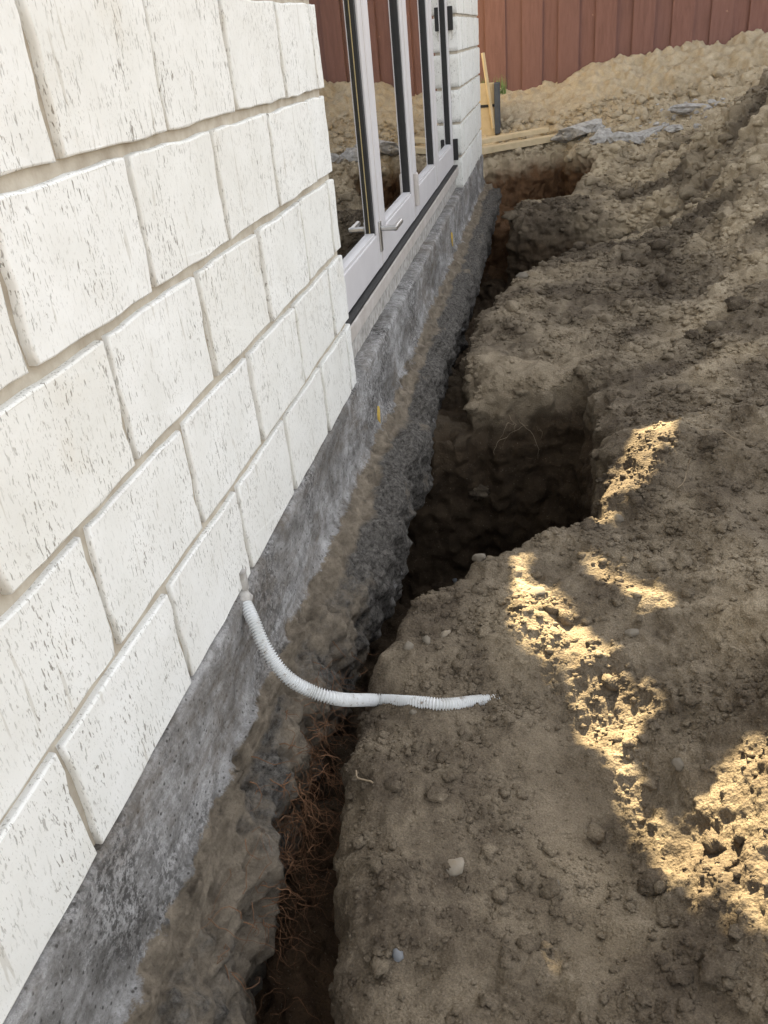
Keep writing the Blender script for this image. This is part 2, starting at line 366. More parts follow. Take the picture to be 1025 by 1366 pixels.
# widen towards the top so that the banks batter slightly
carve = carve - (0.10 * np.clip(zz + 0.55, 0, 0.5)).astype(np.float32) + 0.03
F = smax((zz - HT.astype(np.float32)[:, :, None]) * 0.85, -carve, 0.075)
del carve
def surface_nets(F, ax, ay, az):
    S = F < 0; nx, ny, nz = F.shape
    cnt = np.zeros((nx - 1, ny - 1, nz - 1), np.uint8)
    cor = [(a, b, c) for a in (0, 1) for b in (0, 1) for c in (0, 1)]
    for a, b, c in cor: cnt += S[a:nx - 1 + a, b:ny - 1 + b, c:nz - 1 + c]
    act = (cnt > 0) & (cnt < 8); I, J, K = np.nonzero(act)
    idx = np.full(act.shape, -1, np.int32); idx[I, J, K] = np.arange(len(I))
    vals = {q: F[I + q[0], J + q[1], K + q[2]] for q in cor}
    acc = np.zeros((len(I), 3)); num = np.zeros(len(I))
    A = (ax, ay, az); B = (I, J, K)
    for q in cor:
        for d in range(3):
            if q[d]: continue
            q2 = list(q); q2[d] = 1; q2 = tuple(q2)
            a, b = vals[q], vals[q2]; msk = (a < 0) != (b < 0)
            t = np.where(msk, a / np.where(msk, a - b, 1), 0)
            for e in range(3):
                p0 = A[e][B[e] + q[e]]
                acc[:, e] += np.where(msk, p0 + (t * (A[e][B[e] + 1] - A[e][B[e]]) if e == d else 0), 0)
            num += msk
    V = acc / num[:, None]; Q = []
    def quads(i, j, k, s, o):
        q = np.stack([idx[i + a, j + b, k + c] for a, b, c in o], 1)
        q[~s] = q[~s][:, ::-1]; Q.append(q[(q >= 0).all(1)])
    D = S[:-1, 1:-1, 1:-1] != S[1:, 1:-1, 1:-1]; i, j, k = np.nonzero(D); j += 1; k += 1
    quads(i, j, k, S[i, j, k], [(0, -1, -1), (0, 0, -1), (0, 0, 0), (0, -1, 0)])
    D = S[1:-1, :-1, 1:-1] != S[1:-1, 1:, 1:-1]; i, j, k = np.nonzero(D); i += 1; k += 1
    quads(i, j, k, S[i, j, k], [(-1, 0, -1), (-1, 0, 0), (0, 0, 0), (0, 0, -1)])
    D = S[1:-1, 1:-1, :-1] != S[1:-1, 1:-1, 1:]; i, j, k = np.nonzero(D); i += 1; j += 1
    quads(i, j, k, S[i, j, k], [(-1, -1, 0), (0, -1, 0), (0, 0, 0), (-1, 0, 0)])
    return V, np.concatenate(Q)
V, Q = surface_nets(F, ax, ay, az_)
del F
tmp = np_mesh('ground_coarse', V, Q)
tob = bpy.data.objects.new('tmp', tmp); col.objects.link(tob)
md = tob.modifiers.new('s', 'SUBSURF'); md.levels = 1; md.render_levels = 1
dg = bpy.context.evaluated_depsgraph_get(); gm = bpy.data.meshes.new_from_object(tob.evaluated_get(dg))
bpy.data.objects.remove(tob); bpy.data.meshes.remove(tmp); gm.name = 'ground'
nv = len(gm.vertices); co = np.empty(nv * 3, np.float32); gm.vertices.foreach_get('co', co); co = co.reshape(-1, 3)
no = np.empty(nv * 3, np.float32); gm.vertex_normals.foreach_get('vector', no); no = no.reshape(-1, 3)
def gridsample(A, x, y):
    i = np.clip(np.searchsorted(ax, x) - 1, 0, len(ax) - 2); j = np.clip(np.searchsorted(ay, y) - 1, 0, len(ay) - 2)
    u = np.clip((x - ax[i]) / (ax[i + 1] - ax[i]), 0, 1); v_ = np.clip((y - ay[j]) / (ay[j + 1] - ay[j]), 0, 1)
    return A[i, j] * (1 - u) * (1 - v_) + A[i + 1, j] * u * (1 - v_) + A[i, j + 1] * (1 - u) * v_ + A[i + 1, j + 1] * u * v_
rough = sstep(-0.25, 0.35, fbm(co, 3.2, 2, 0.5, 51.0))           # trodden smooth areas against crumbly ones
lump = fbm(co, 22, 2, 0.5, 4.0); n45 = fbm(co, 45, 2, 0.55, 8.0); n110 = perlin(co * 110 + 5.0)
bill = np.abs(perlin(co * 34 + 2.0)) + 0.6 * np.abs(perlin(co * 71 + 6.0))
big_ = fbm(co, 10, 2, 0.5, 61.0)
far_ = 1 - sstep(2.2, 4.5, co[:, 1]); far2 = 1 - sstep(4.0, 7.0, co[:, 1])
disp = (0.013 * big_ + 0.008 * lump * (.55 + .45 * far2)) * (1 + 0.9 * sstep(0.85, 1.4, co[:, 0])) * (1 + 1.2 * sstep(2.5, 6.0, co[:, 1])) + 0.030 * sstep(6.5, 7.5, co[:, 1]) * fbm(co, 3.3, 2, .5, 140.0)
disp = disp + (0.32 + 0.68 * rough) * (0.0042 * n45 * far2 + 0.0022 * n110 * far_ + 0.0035 * far_ * (bill - 0.3))
# clods half buried in the surface: rounded cells pushed up in crumbly areas
def cells(P, freq, seed):
    Q = P * freq; I = np.floor(Q).astype(np.int64); best = np.full(len(P), 9.0, np.float32)
    for a in (-1, 0, 1):
        for b in (-1, 0, 1):
            c = I[:, :2] + np.array([a, b]); h = _perm[(_perm[(c[:, 0] + seed) & 255] + c[:, 1]) & 255]
            ox = _g[h, 0] * .45 + .5; oy = _g[h, 1] * .45 + .5; rr = .55 + .45 * _g[h, 2]
            best = np.minimum(best, ((Q[:, 0] - c[:, 0] - ox) ** 2 + (Q[:, 1] - c[:, 1] - oy) ** 2) / (rr * rr * .30 + .02))
    return np.sqrt(np.clip(1 - best, 0, 1))
wob = co + 0.010 * np.stack([n45, lump, n110], 1).astype(np.float32)
crumb = (.25 + .75 * sstep(0.35, 0.75, rough)) * far_ * sstep(0.3, 0.7, no[:, 2])
disp = disp + crumb * (0.0036 * cells(wob, 47.0, 3) + 0.0022 * cells(wob, 95.0, 9)) + 0.008 * crumb * sstep(.1, .5, fbm(co, 5.0, 2, .5, 99.0)) * cells(wob, 19.0, 40)
steep = 1 - sstep(0.3, 0.8, no[:, 2])
disp = disp + steep * 0.024 * fbm(co, 7, 3, 0.55, 70.0) + steep * 0.010 * fbm(co * np.array([1.6, 1.6, .5], np.float32), 12, 2, 0.5, 77.0)
co2 = co + no * disp[:, None]
gm.vertices.foreach_set('co', co2.ravel().astype(np.float32)); gm.update()
def fattr(me, name, a):
    at = me.attributes.new(name, 'FLOAT', 'POINT'); at.data.foreach_set('value', a.astype(np.float32))
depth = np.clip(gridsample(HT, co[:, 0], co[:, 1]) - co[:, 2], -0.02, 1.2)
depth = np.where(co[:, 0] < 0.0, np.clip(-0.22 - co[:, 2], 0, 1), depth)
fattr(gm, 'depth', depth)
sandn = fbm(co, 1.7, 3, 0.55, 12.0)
sand_lit = np.clip(sstep(5.9, 6.9, co[:, 1] + 0.35 * sandn) * 0.95 + 0.85 * sstep(-0.35, 0.35, sandn) * sstep(0.6, 1.1, co[:, 0]) * sstep(.9, 1.6, co[:, 1]) + 0.35 * sstep(0.1, .6, sandn), 0, 1); fattr(gm, 'sand', sand_lit)  # real pale sand, with the right slope lightened for missing sky light
fattr(gm, 'red', np.maximum(sstep(5.6, 6.2, co[:, 1]) * (1 - sstep(0.8, 1.0, co[:, 0])), 0.35 * (1 - sstep(1.1, 1.5, co[:, 1]))))
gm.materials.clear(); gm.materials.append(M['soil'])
ground = link('ground', gm, kind='structure', label='dug sandy soil with trench and spoil heaps along the house')
nrm2 = np.empty(nv * 3, np.float32); gm.vertex_normals.foreach_get('vector', nrm2); nrm2 = nrm2.reshape(-1, 3)
# the plain ground beyond the dug area
def ring():
    x0, x1, y0, y1 = -.58, 3.6, -.66, 9.1; L = 250; z = -0.32
    V = [(-L, -L, z), (L, -L, z), (L, L, z), (-L, L, z), (x0, y0, z), (x1, y0, z), (x1, y1, z), (x0, y1, z)]
    return np_mesh('yard', V, [(0, 1, 5, 4), (1, 2, 6, 5), (2, 3, 7, 6), (3, 0, 4, 7)], False)
link('yard_ground', ring(), M['soil'], kind='structure')

def ground_z(x, y):
    return float(gridsample(HT, np.array([x]), np.array([y]))[0])
# nearest displaced surface point for things lying on top of the ground
topmask = (nrm2[:, 2] > 0.35) & (depth < 0.12)
TOPV = co2[topmask]; TOPN = nrm2[topmask]
def surf(x, y):
    d = (TOPV[:, 0] - x) ** 2 + (TOPV[:, 1] - y) ** 2; i = int(np.argmin(d)); return Vector(TOPV[i]), Vector(TOPN[i])

# ------------------------------------------------------------------ house
house = empty('house', (0, 0, 0), label='cream brick house with glass doors above a grey concrete foundation', cat='house')
CH = 0.1815; BH = 0.166
def brick_mesh(name, L, H, D, seed, wav=0.0035):
    r = random.Random(seed); n1 = max(3, int(L / 0.032)); n2 = 6; pts = []
    def wob(t, ph, a): return a * (math.sin(t * 6.1 + ph) + 0.7 * math.sin(t * 14.3 + ph * 2.1) + 0.5 * r.uniform(-1, 1))
    ph = [r.uniform(0, 6.28) for _ in range(4)]
    for i in range(n1): t = i / n1; pts.append([-L / 2 + L * t, -H / 2 + wob(t, ph[0], wav * 0.35)])
    for i in range(n2): t = i / n2; pts.append([L / 2 + wob(t, ph[1], wav * 0.7), -H / 2 + H * t])
    for i in range(n1): t = i / n1; pts.append([L / 2 - L * t, H / 2 + wob(t, ph[2], wav * 0.35)])
    for i in range(n2): t = i / n2; pts.append([-L / 2 + wob(t, ph[3], wav * 0.7), H / 2 - H * t])
    n = len(pts); V = []; Fc = []
    rings = [(-D, 0.0), (-0.0036, 0.0), (-0.0010, 0.0008), (0.0, 0.0030)]
    for x, ins in rings:
        for p in pts:
            sy = (abs(p[0]) - ins) * (1 if p[0] > 0 else -1) if abs(p[0]) > L / 2 - 0.03 else p[0] * (1 - 2 * ins / L)
            sz = (abs(p[1]) - ins) * (1 if p[1] > 0 else -1) if abs(p[1]) > H / 2 - 0.02 else p[1] * (1 - 2 * ins / H)
            V.append((x + (r.uniform(-.0006, .0006) if x > -.005 else 0), sy, sz))
    for k in range(3):
        for i in range(n):
            j = (i + 1) % n; Fc.append((k * n + i, k * n + j, (k + 1) * n + j, (k + 1) * n + i))
    Fc.append(tuple(range(3 * n, 4 * n)))
    me = bpy.data.meshes.new(name); me.from_pydata(V, [], Fc); me.update()
    for p in me.polygons[:-1]: p.use_smooth = True
    me.materials.append(M['brick']); return me
_bc = {}
def brick(parent, y0, y1, row, D=0.085):
    L = round(y1 - y0, 3); key = (L, D)
    var = _bc.setdefault(key, [])
    if len(var) < (7 if L > 0.25 else 3): var.append(brick_mesh('brick', L, BH, D, random.random(), 0.0038 if D < .1 else .002)); me = var[-1]
    else: me = random.choice(var)
    o = link('brick', me, parent=parent)
    o.location = (random.uniform(-.0022, .0022), (y0 + y1) / 2, row * CH + BH / 2 + 0.001)
    o.rotation_euler = (random.uniform(-.004, .004), random.uniform(-.006, .006), random.uniform(-.006, .006))
    return o
U = 0.52; JW = 0.0165; YE = 2.125
wallm = link('brick_wall', bm_mesh('brick_wall', box_bm(-.12, -.0105, -1.6, YE - 0.012, 0.002, 2.52)), M['mortar'], house)
for row in range(14):
    js = [(1.727 + .578 * k) * U for k in range(-9, 4)] + [3.965 * U] if row % 2 == 0 else [(1.435 + .586 * k) * U for k in range(-8, 5)]
    js = sorted(j + random.uniform(-.004, .004) for j in js); e = YE + random.uniform(-.004, .004)
    js = [j for j in js if j > -1.5] + [e + JW / 2]
    for a, b in zip(js[:-1], js[1:]): brick(wallm, a + JW / 2, b - JW / 2, row)
PY0, PY1 = 5.365, 6.93
pier = link('brick_pier', bm_mesh('brick_pier', box_bm(-.30, -.0105, PY0 + 0.012, PY1 - 0.012, 0.002, 2.52)), M['mortar'], house)
for row in range(14):
    js = [PY0 - JW / 2, PY0 + .29, PY0 + .59, PY0 + .89, PY0 + 1.19, PY0 + 1.49, PY1 + JW / 2] if row % 2 == 0 else [PY0 - JW / 2, PY0 + .14, PY0 + .44, PY0 + .74, PY0 + 1.04, PY0 + 1.34, PY1 + JW / 2]
    for a, b in zip(js[:-1], js[1:]): brick(pier, a + JW / 2, b - JW / 2, row, 0.12 if a < PY0 else 0.085)
# body of the house behind the faces
box('roof', (-7.2, 0.06, -1.8, 7.05, 2.53, 2.66), M['roof'], house, 0.01)
box('door_lintel', (-.12, -.004, YE, PY0, 2.16, 2.52), M['plaster'], house)
box('interior_floor', (-6.8, -.12, -1.5, 6.8, 0.02, 0.10), M['floor'], house, 0)
for n, b in (('interior_wall', (-6.9, -6.8, -1.6, 6.9, -.2, 2.5)), ('interior_wall', (-6.8, -.13, -1.7, -1.6, -.2, 2.5)), ('interior_wall', (-6.8, -.31, 6.80, 6.9, -.2, 2.5)), ('ceiling', (-6.8, -.13, -1.6, 6.8, 2.44, 2.52))):
    box(n, b, M['plaster'], house, 0)
# foundation: stem face, muddy ledge and rough footing
def foundation_mesh():
    ys = [-1.2]
    while ys[-1] < 6.97: ys.append(ys[-1] + (0.03 if ys[-1] < 0.2 else 0.0075 * max(1, ys[-1] / 1.5)))
    ys = np.array(ys); prof = [(-.075, .004, 0), (-.03, .002, 0), (-.003, -.002, 0), (.003, -.010, 0), (.003, -.08, 0), (.004, -.15, 0), (.008, -.19, .15), (.022, -.215, .7), (.055, -.235, 1), (.092, -.26, 1), (.116, -.285, 1), (.124, -.315, .8), (.120, -.37, .75), (.108, -.44, .75), (.09, -.50, .85), (.04, -.56, 1), (-.06, -.60, 1), (-.2, -.6, 1)]
    P = np.array(prof); seg = np.r_[0, np.cumsum(np.linalg.norm(np.diff(P[:, :2], axis=0), axis=1))]
    s = np.arange(0, seg[-1], 0.0075); px = np.interp(s, seg, P[:, 0]); pz = np.interp(s, seg, P[:, 1]); pm = np.interp(s, seg, P[:, 2])
    ns, ny = len(s), len(ys)
    Yg, Sg = np.meshgrid(ys, s, indexing='ij'); one = np.stack([ys, ys * 0, ys * 0], 1)
    led = 0.030 * fbm(one, 2.2, 3, 0.6, 5.0); out = 0.026 * fbm(one, 3.0, 4, 0.6, 21.0); near = 1 - sstep(1.2, 1.7, ys)
    out = out - 0.050 * near
    lev = np.clip((0.0 - pz) / 0.25, 0, 1)
    X = px[None, :] + out[:, None] * sstep(0.01, 0.10, px)[None, :] * (pz < -.15)[None, :]
    Z = pz[None, :] + led[:, None] * (lev ** 3)[None, :]
    PX = np.stack([X.ravel(), Yg.ravel(), Z.ravel()], 1).astype(np.float32)
    mud = np.repeat(pm[None, :], ny, 0); mud = np.clip(mud + (near[:, None] * 0.25 - .05) * lev[None, :], 0, 1)
    rr = (0.06 + 0.94 * sstep(0.1, 0.8, mud)).ravel()
    d1 = 0.020 * fbm(PX, 9, 3, 0.6, 2.0) + 0.012 * fbm(PX * np.array([1, .5, 1], np.float32), 26, 3, 0.6, 40.0) + 0.006 * np.abs(perlin(PX * 60)) + 0.003 * perlin(PX * 130)
    stem = 0.0035 * fbm(PX, 12, 4, 0.6, 9.0) + 0.0012 * perlin(PX * 120)
    # normals of the profile
    tx = np.gradient(px); tz = np.gradient(pz); ln = np.hypot(tx, tz); nx_ = -tz / ln; nz_ = tx / ln
    NX = np.repeat(nx_[None], ny, 0).ravel(); NZ = np.repeat(nz_[None], ny, 0).ravel()
    d = rr * d1 * (1.15 + 0.6 * np.repeat(near[:, None], ns, 1).ravel()) + stem
    PX[:, 0] += NX * d; PX[:, 2] += NZ * d; PX[:, 1] += 0.006 * rr * perlin(PX * 40 + 3.0)
    i, j = np.meshgrid(np.arange(ny - 1), np.arange(ns - 1), indexing='ij'); a = (i * ns + j).ravel()
    Fq = np.stack([a, a + 1, a + ns + 1, a + ns], 1)[:, ::-1]
    # end cap at the corner
    me = np_mesh('foundation', PX, Fq)
    fattr(me, 'mud', mud.ravel()); ag = np.repeat(np.clip((-.228 - pz) / .02, 0, 1)[None, :], ny, 0) * (.55 - .30 * near[:, None]); fattr(me, 'agg', ag.ravel()); return me
fme = foundation_mesh()
found = link('foundation', fme, M['concrete'], house)
fcap = bmesh.new()
vs0 = [fcap.verts.new((x, 6.93, z)) for x, z in ((-2.5, -.001), (-.012, -.001), (-.006, -.22), (.09, -.29), (.07, -.48), (-.1, -.6), (-2.5, -.6))]
vs1 = [fcap.verts.new((v.co.x, 6.972, v.co.z)) for v in vs0]
fcap.faces.new(vs0); fcap.faces.new(vs1[::-1])
for i in range(7): j = (i + 1) % 7; fcap.faces.new((vs0[j], vs0[i], vs1[i], vs1[j]))
bmesh.ops.recalc_face_normals(fcap, faces=fcap.faces); link('corner_block', bm_mesh('corner_block', fcap), M['rubble'], found)
# mortar upstand under the door track
box('sill_bed', (-.11, -.046, YE - .01, PY0 + .02, -.01, .078), M['rubble'], house, 0.004)
for (y, z, ww, hh) in ((2.33, -.185, .015, .032), (4.55, -.13, .016, .035)):
    pm_ = bmesh.new(); vsx = []
    for k in range(11):
        a = k / 11 * 6.283; vsx.append(pm_.verts.new((0.0105 + .001 * math.sin(3 * a), y + math.cos(a) * ww * random.uniform(.6, 1.1), z + math.sin(a) * hh * random.uniform(.6, 1.1))))
    f = pm_.faces.new(vsx); r_ = bmesh.ops.extrude_face_region(pm_, geom=[f])
    for v in r_['geom']:
        if isinstance(v, bmesh.types.BMVert): v.co.x -= 0.014
    bmesh.ops.recalc_face_normals(pm_, faces=pm_.faces)
    link('paint_mark', bm_mesh('paint_mark', pm_), M['paint'], found, label='yellow spray paint mark')

# glass doors
tr = link('door_track', bm_mesh('door_track', box_bm(-.11, -.026, YE, PY0, .078, .122, .003)), M['sill'], house)
box('track_channel', (-.10, -.030, YE, PY0, .1235, .130, ), M['black'], tr, 0)
DW = (PY0 - YE) / 4
for k in range(4):
    y0 = YE + k * DW + .003; y1 = YE + (k + 1) * DW - .003
    p = empty('door_panel', (0, 0, 0), parent=house)
    zb, zt, sw, rw = .134, 2.15, .078, .112
    for nm, b in (('stile', (-.094, -.050, y0, y0 + sw, zb, zt)), ('stile', (-.094, -.050, y1 - sw, y1, zb, zt)),
                  ('bottom_rail', (-.093, -.0515, y0 + sw, y1 - sw, zb, zb + rw)), ('top_rail', (-.093, -.0515, y0 + sw, y1 - sw, zt - .08, zt))):
        box(nm, b, M['alu'], p, 0.004)
    # stepped beads and black rubber round the pane
    box('glazing_bead', (-.085, -.058, y1 - sw - .022, y1 - sw, zb + rw, zt - .08), M['black'], p, 0.001)
    box('glazing_bead', (-.085, -.060, y0 + sw, y0 + sw + .010, zb + rw, zt - .08), M['black'], p, 0.001)
    box('glazing_bead', (-.086, -.056, y0 + sw + .010, y1 - sw - .022, zb + rw, zb + rw + .010), M['alu'], p, 0.002)
    if k == 0: box('gasket', (-.086, -.0705, y1 - sw - .026, y1 - sw - .0225, zb + rw + .01, zt - .08), M['beige'], p, 0.001)
    box('stile_groove', (-.052, -.0492, y1 - .030, y1 - .026, zb + .002, zt - .002), M['sill'], p, 0)
    box('pane', (-.078, -.072, y0 + sw - .01, y1 - sw + .01, zb + rw - .01, zt - .07), M['glass'], p, 0)
    if k == 0:      # folded lever at the foot of the stile
        h = box('handle_plate', (-.0505, -.044, y1 - .060, y1 - .028, .185, .285), M['steel'], p, 0.003)
        bm = box_bm(-.044, .012, y1 - .052, y1 - .036, .252, .268, .004); box_bm(-.004, .012, y1 - .05, y1 + .085, .250, .266, .005, bm=bm)
        link('lever_handle', bm_mesh('lever_handle', bm), M['steel'], p)
    if k in (1,): box('hinge', (-.0505, -.034, y1 - .018, y1 + .018, .185, .315), M['sill'], p, 0.004)
    if k == 3:
        for z0 in (.16, .83): box('hinge', (-.050, -.022, y1 - .030, y1 - .004, z0, z0 + .115), M['black'], p, 0.003)

# ------------------------------------------------------------------ fence
fence = empty('paling_fence', (0, 8.45, 0), label='tall red brown stained timber paling fence behind the sand heap', cat='fence')
bw = 0.155
bmeshes = []
for q in range(5):
    bm = box_bm(-bw / 2 - .011, bw / 2 + .011, -.009, .009, 0, 1.95, .003, seg=1)
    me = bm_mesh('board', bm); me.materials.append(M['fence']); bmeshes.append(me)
for i in range(-18, 34):
    o = link('board', random.choice(bmeshes), parent=fence)
    o.location = (i * bw + .03 + random.uniform(-.002, .002), random.uniform(-.003, .003) + (0.0115 if i % 2 else -0.0115), random.uniform(-.25, -.2))
    o.rotation_euler = (random.uniform(-.004, .004), random.uniform(-.005, .005), random.uniform(-.012, .012))
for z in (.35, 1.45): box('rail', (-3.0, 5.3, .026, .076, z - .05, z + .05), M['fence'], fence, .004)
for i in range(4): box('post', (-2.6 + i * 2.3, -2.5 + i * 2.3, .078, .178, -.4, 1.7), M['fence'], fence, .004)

# ------------------------------------------------------------------ things by the far corner
def bar(a, b, wdt, th, bev=.003):
    a = Vector(a); b = Vector(b); d = b - a; L = d.length
    bm = box_bm(0, L, -wdt / 2, wdt / 2, -th / 2, th / 2, bev)
    xq = d.to_track_quat('X', 'Z').to_matrix().to_4x4(); xq.translation = a
    bm.transform(xq); return bm
link('timber_plank', bm_mesh('timber_plank', bar((-.25, 6.78, .012), (.55, 7.42, .022), .095, .045)), M['timber'], label='pale timber plank lying along the lip of the far pit', cat='plank', group='planks by the far pit')
link('timber_plank', bm_mesh('timber_plank', bar((-.25, 6.95, .060), (.47, 7.52, .075), .09, .035)), M['timber'], label='shorter pale timber plank lying behind the plank at the lip', cat='plank', group='planks by the far pit')
bed = empty('formwork_box', (0, 7.7, 0), label='low pale timber formwork with dark grey end post and black strap', cat='formwork')
box('side_panel', (-.55, .055, -.012, .012, .02, .44), M['timber'], bed, .003)
box('end_post', (.056, .096, -.06, .10, .06, .435), M['greypost'], bed, .003)
box('strap', (-.30, .060, -.020, -.0125, .262, .282), M['black'], bed, .001)
link('timber_stake', bm_mesh('timber_stake', bar((.045, 7.66, .10), (-.025, 7.62, .66), .028, .022)), M['timber'], label='thin leaning timber stake beside the formwork', cat='stake')
gb = bmesh.new()
for i in range(420):
    x = random.uniform(-.5, .14); y = random.uniform(7.76, 8.0); h = random.uniform(.06, .16); a = random.uniform(0, 6.28); zq = .34
    d = Vector((math.cos(a), math.sin(a), 0)); b0 = Vector((x, y, zq)); lean = Vector((random.uniform(-.05, .05), random.uniform(-.05, .05), h))
    vq = [gb.verts.new(b0 - d * .004), gb.verts.new(b0 + d * .004), gb.verts.new(b0 + lean)]; gb.faces.new(vq)
link('grass_tuft', bm_mesh('grass_tuft', gb), M['grass'], label='green grass growing in the formwork by the fence', cat='grass', kind='stuff')
bxm = link('bed_fill', bm_mesh('bed_fill', box_bm(-.54, .05, .013, .30, 0, .345)), M['clod'], bed)

def lump_mesh(name, sx, sy, sz, seed, sub=3, amp=.25, freq=2.0, facet=0.0, smooth=True):
    bm = bmesh.new(); bmesh.ops.create_icosphere(bm, subdivisions=sub, radius=1.0)
    P = np.array([v.co[:] for v in bm.verts], np.float32)
    if facet > 0:
        r = np.random.default_rng(seed); 
        for _ in range(9):
            n_ = r.normal(size=3); n_ /= np.linalg.norm(n_); dd = r.uniform(.55, .85); e = np.maximum(P @ n_ - dd, 0); P = P - e[:, None] * n_[None] * facet
    d = amp * fbm(P, freq, 3, .5, seed * 7.7 % 91)
    P = P * (1 + d)[:, None] * np.array([sx, sy, sz])
    for v, p in zip(bm.verts, P): v.co = p
    return bm_mesh(name, bm, smooth)
def lay(name, mesh, mat, x, y, sink, rz=0, **k):
    s_, n_ = surf(x, y); o = link(name, mesh, mat, **k); o.location = (s_.x, s_.y, s_.z + sink); o.rotation_euler = (random.uniform(-.2, .2), random.uniform(-.2, .2), rz); return o
G = 'broken concrete by the far pit'
for (x, y, a, b, c, s, rz, lb) in (
    (.72, 7.33, .20, .15, .07, 1, .3, 'flat slab of broken grey concrete at the end of the planks'),
    (.90, 7.05, .13, .09, .06, 2, 1.0, 'grey concrete chunk tipped at the lip of the far pit'),
    (1.06, 6.75, .15, .11, .055, 3, -.4, 'pale grey concrete chunk between the far pit and the heap'),
    (1.25, 7.08, .20, .11, .05, 4, .5, 'long broken concrete slab lying on pale sand before the heap'),
    (1.55, 7.30, .22, .10, .05, 5, .4, 'rough concrete slab farthest along the foot of the fence heap'),
    (1.00, 7.15, .06, .05, .035, 6, .9, 'small grey concrete lump between two broken slabs'),
    (1.38, 6.90, .07, .05, .03, 7, .2, 'small broken concrete lump beside the spoil heap')):
    lay('concrete_chunk', lump_mesh('concrete_chunk', a, b, c, s, 3, .26, 2.4, 1.0, False), M['rubble'], x, y, c * .5, rz, label=lb, cat='rubble', group=G)
ST = [((605,1155), .022,.016,.013,'white_stone','smooth pale stone half sunk in the bank beside the narrow trench'),
      ((531,1277), .010,.009,.010,'blue_stone','small smooth blue grey pebble standing in the crumbly bank'),
      ((580,1057), .022,.020,.014,'soil','blocky brown soil lump on the bank below the conduit'),
      ((634,741), .020,.016,.013,'stone','rounded grey stone on the near lip of the deep pit'),
      ((594,845), .014,.012,.012,'white_stone','pale rounded pebble on the slope above the conduit'),
      ((545,862), .013,.011,.009,'stone','grey pebble on the slope next to the pale pebble'),
      ((570,853), .010,.016,.009,'stone','long grey pebble on the slope next to the pale pebble'),
      ((472,912), .014,.013,.011,'stone','rounded grey stone where the conduit meets the trench edge'),
      ((551,950), .008,.008,.007,'stone','tiny brown pebble touching the underside of the conduit'),
      ((603,768), .013,.010,.008,'blue_stone','small blue grey stone on the bank just below the deep pit lip'),
      ((715,790), .026,.018,.012,'stone','sunlit flat stone in the brightest patch of sand'),
      ((905,1020), .014,.012,.010,'stone','grey stone in the hollow before the sunlit mound'),
      ((740,1180), .011,.010,.008,'stone','squat brown pebble beside the hollow'),
      ((840,835), .014,.012,.009,'stone','grey stone beside the narrow sunlit streak'),
      ((825,690), .016,.012,.010,'stone','grey stone at the corner of the deep pit'),
      ((960,1285), .030,.022,.018,'soil','large brown soil lump at the foot of the sunlit mound'),
      ((945,592), .030,.024,.020,'soil','dark crumbly soil lump on the slope to the right of the deep pit'),
      ((885,598), .022,.018,.015,'soil','small soil lump midway between the deep pit and the dark crumbly lump'),
      ((690,805), .020,.017,.014,'soil','dark soil lump on the rim of the brightest sunlit patch'),
      ((925,445), .035,.028,.022,'soil','big soil lump on the right heap beyond the deep pit'),
      ((985,400), .045,.035,.028,'soil','largest soil lump high on the right heap face'),
      ((870,1180), .024,.020,.016,'soil','soil lump in the bottom of the shaded hollow'),
      ((955,1125), .022,.016,.020,'soil','upright soil block in the sunlit mound'),
      ((987,1120), .012,.010,.020,'soil','narrow upright soil block beside the wider block in the sunlit mound'),
      ((640,655), .05,.04,.03,'soil','earth lump on the step inside the deep pit'),
      ((700,360), .035,.028,.016,'stone','grey stone on the edge of the second pit')]
def ray(px, py):
    return (right * (px - 512.5) + down * (py - 683.0) + fwd * 1120.0).normalized()
def hit(px, py):
    d = np.array(ray(px, py)); C = np.array(CAM); r = co2 - C[None]; t = r @ d
    e = np.linalg.norm(r - t[:, None] * d, axis=1); ok = (t > .2) & (e < .012 * np.maximum(1, t / 1.5))
    i = np.nonzero(ok)[0]; j = i[np.argmin(t[i] + 3 * e[i])]; return Vector(co2[j]), Vector(nrm2[j])
for i, (p, a, b, c, mt, lb) in enumerate(ST):
    h_, n_ = hit(*p); o = link('soil_lump' if mt in ('clod', 'soil') else 'stone' if mt != 'rubble' else 'concrete_chunk', lump_mesh('stone', a, b, c, i + 11, 2 if a < .012 else 3, .22 if mt != 'soil' else .55, 1.5 if mt != 'soil' else 2.2, .6), M[mt], label=lb, cat='stone' if mt not in ('soil', 'rubble') else 'soil' if mt == 'soil' else 'rubble')
    o.location = h_ - n_ * c * .12; o.rotation_euler = (random.uniform(-.3, .3), random.uniform(-.3, .3), random.uniform(0, 3))

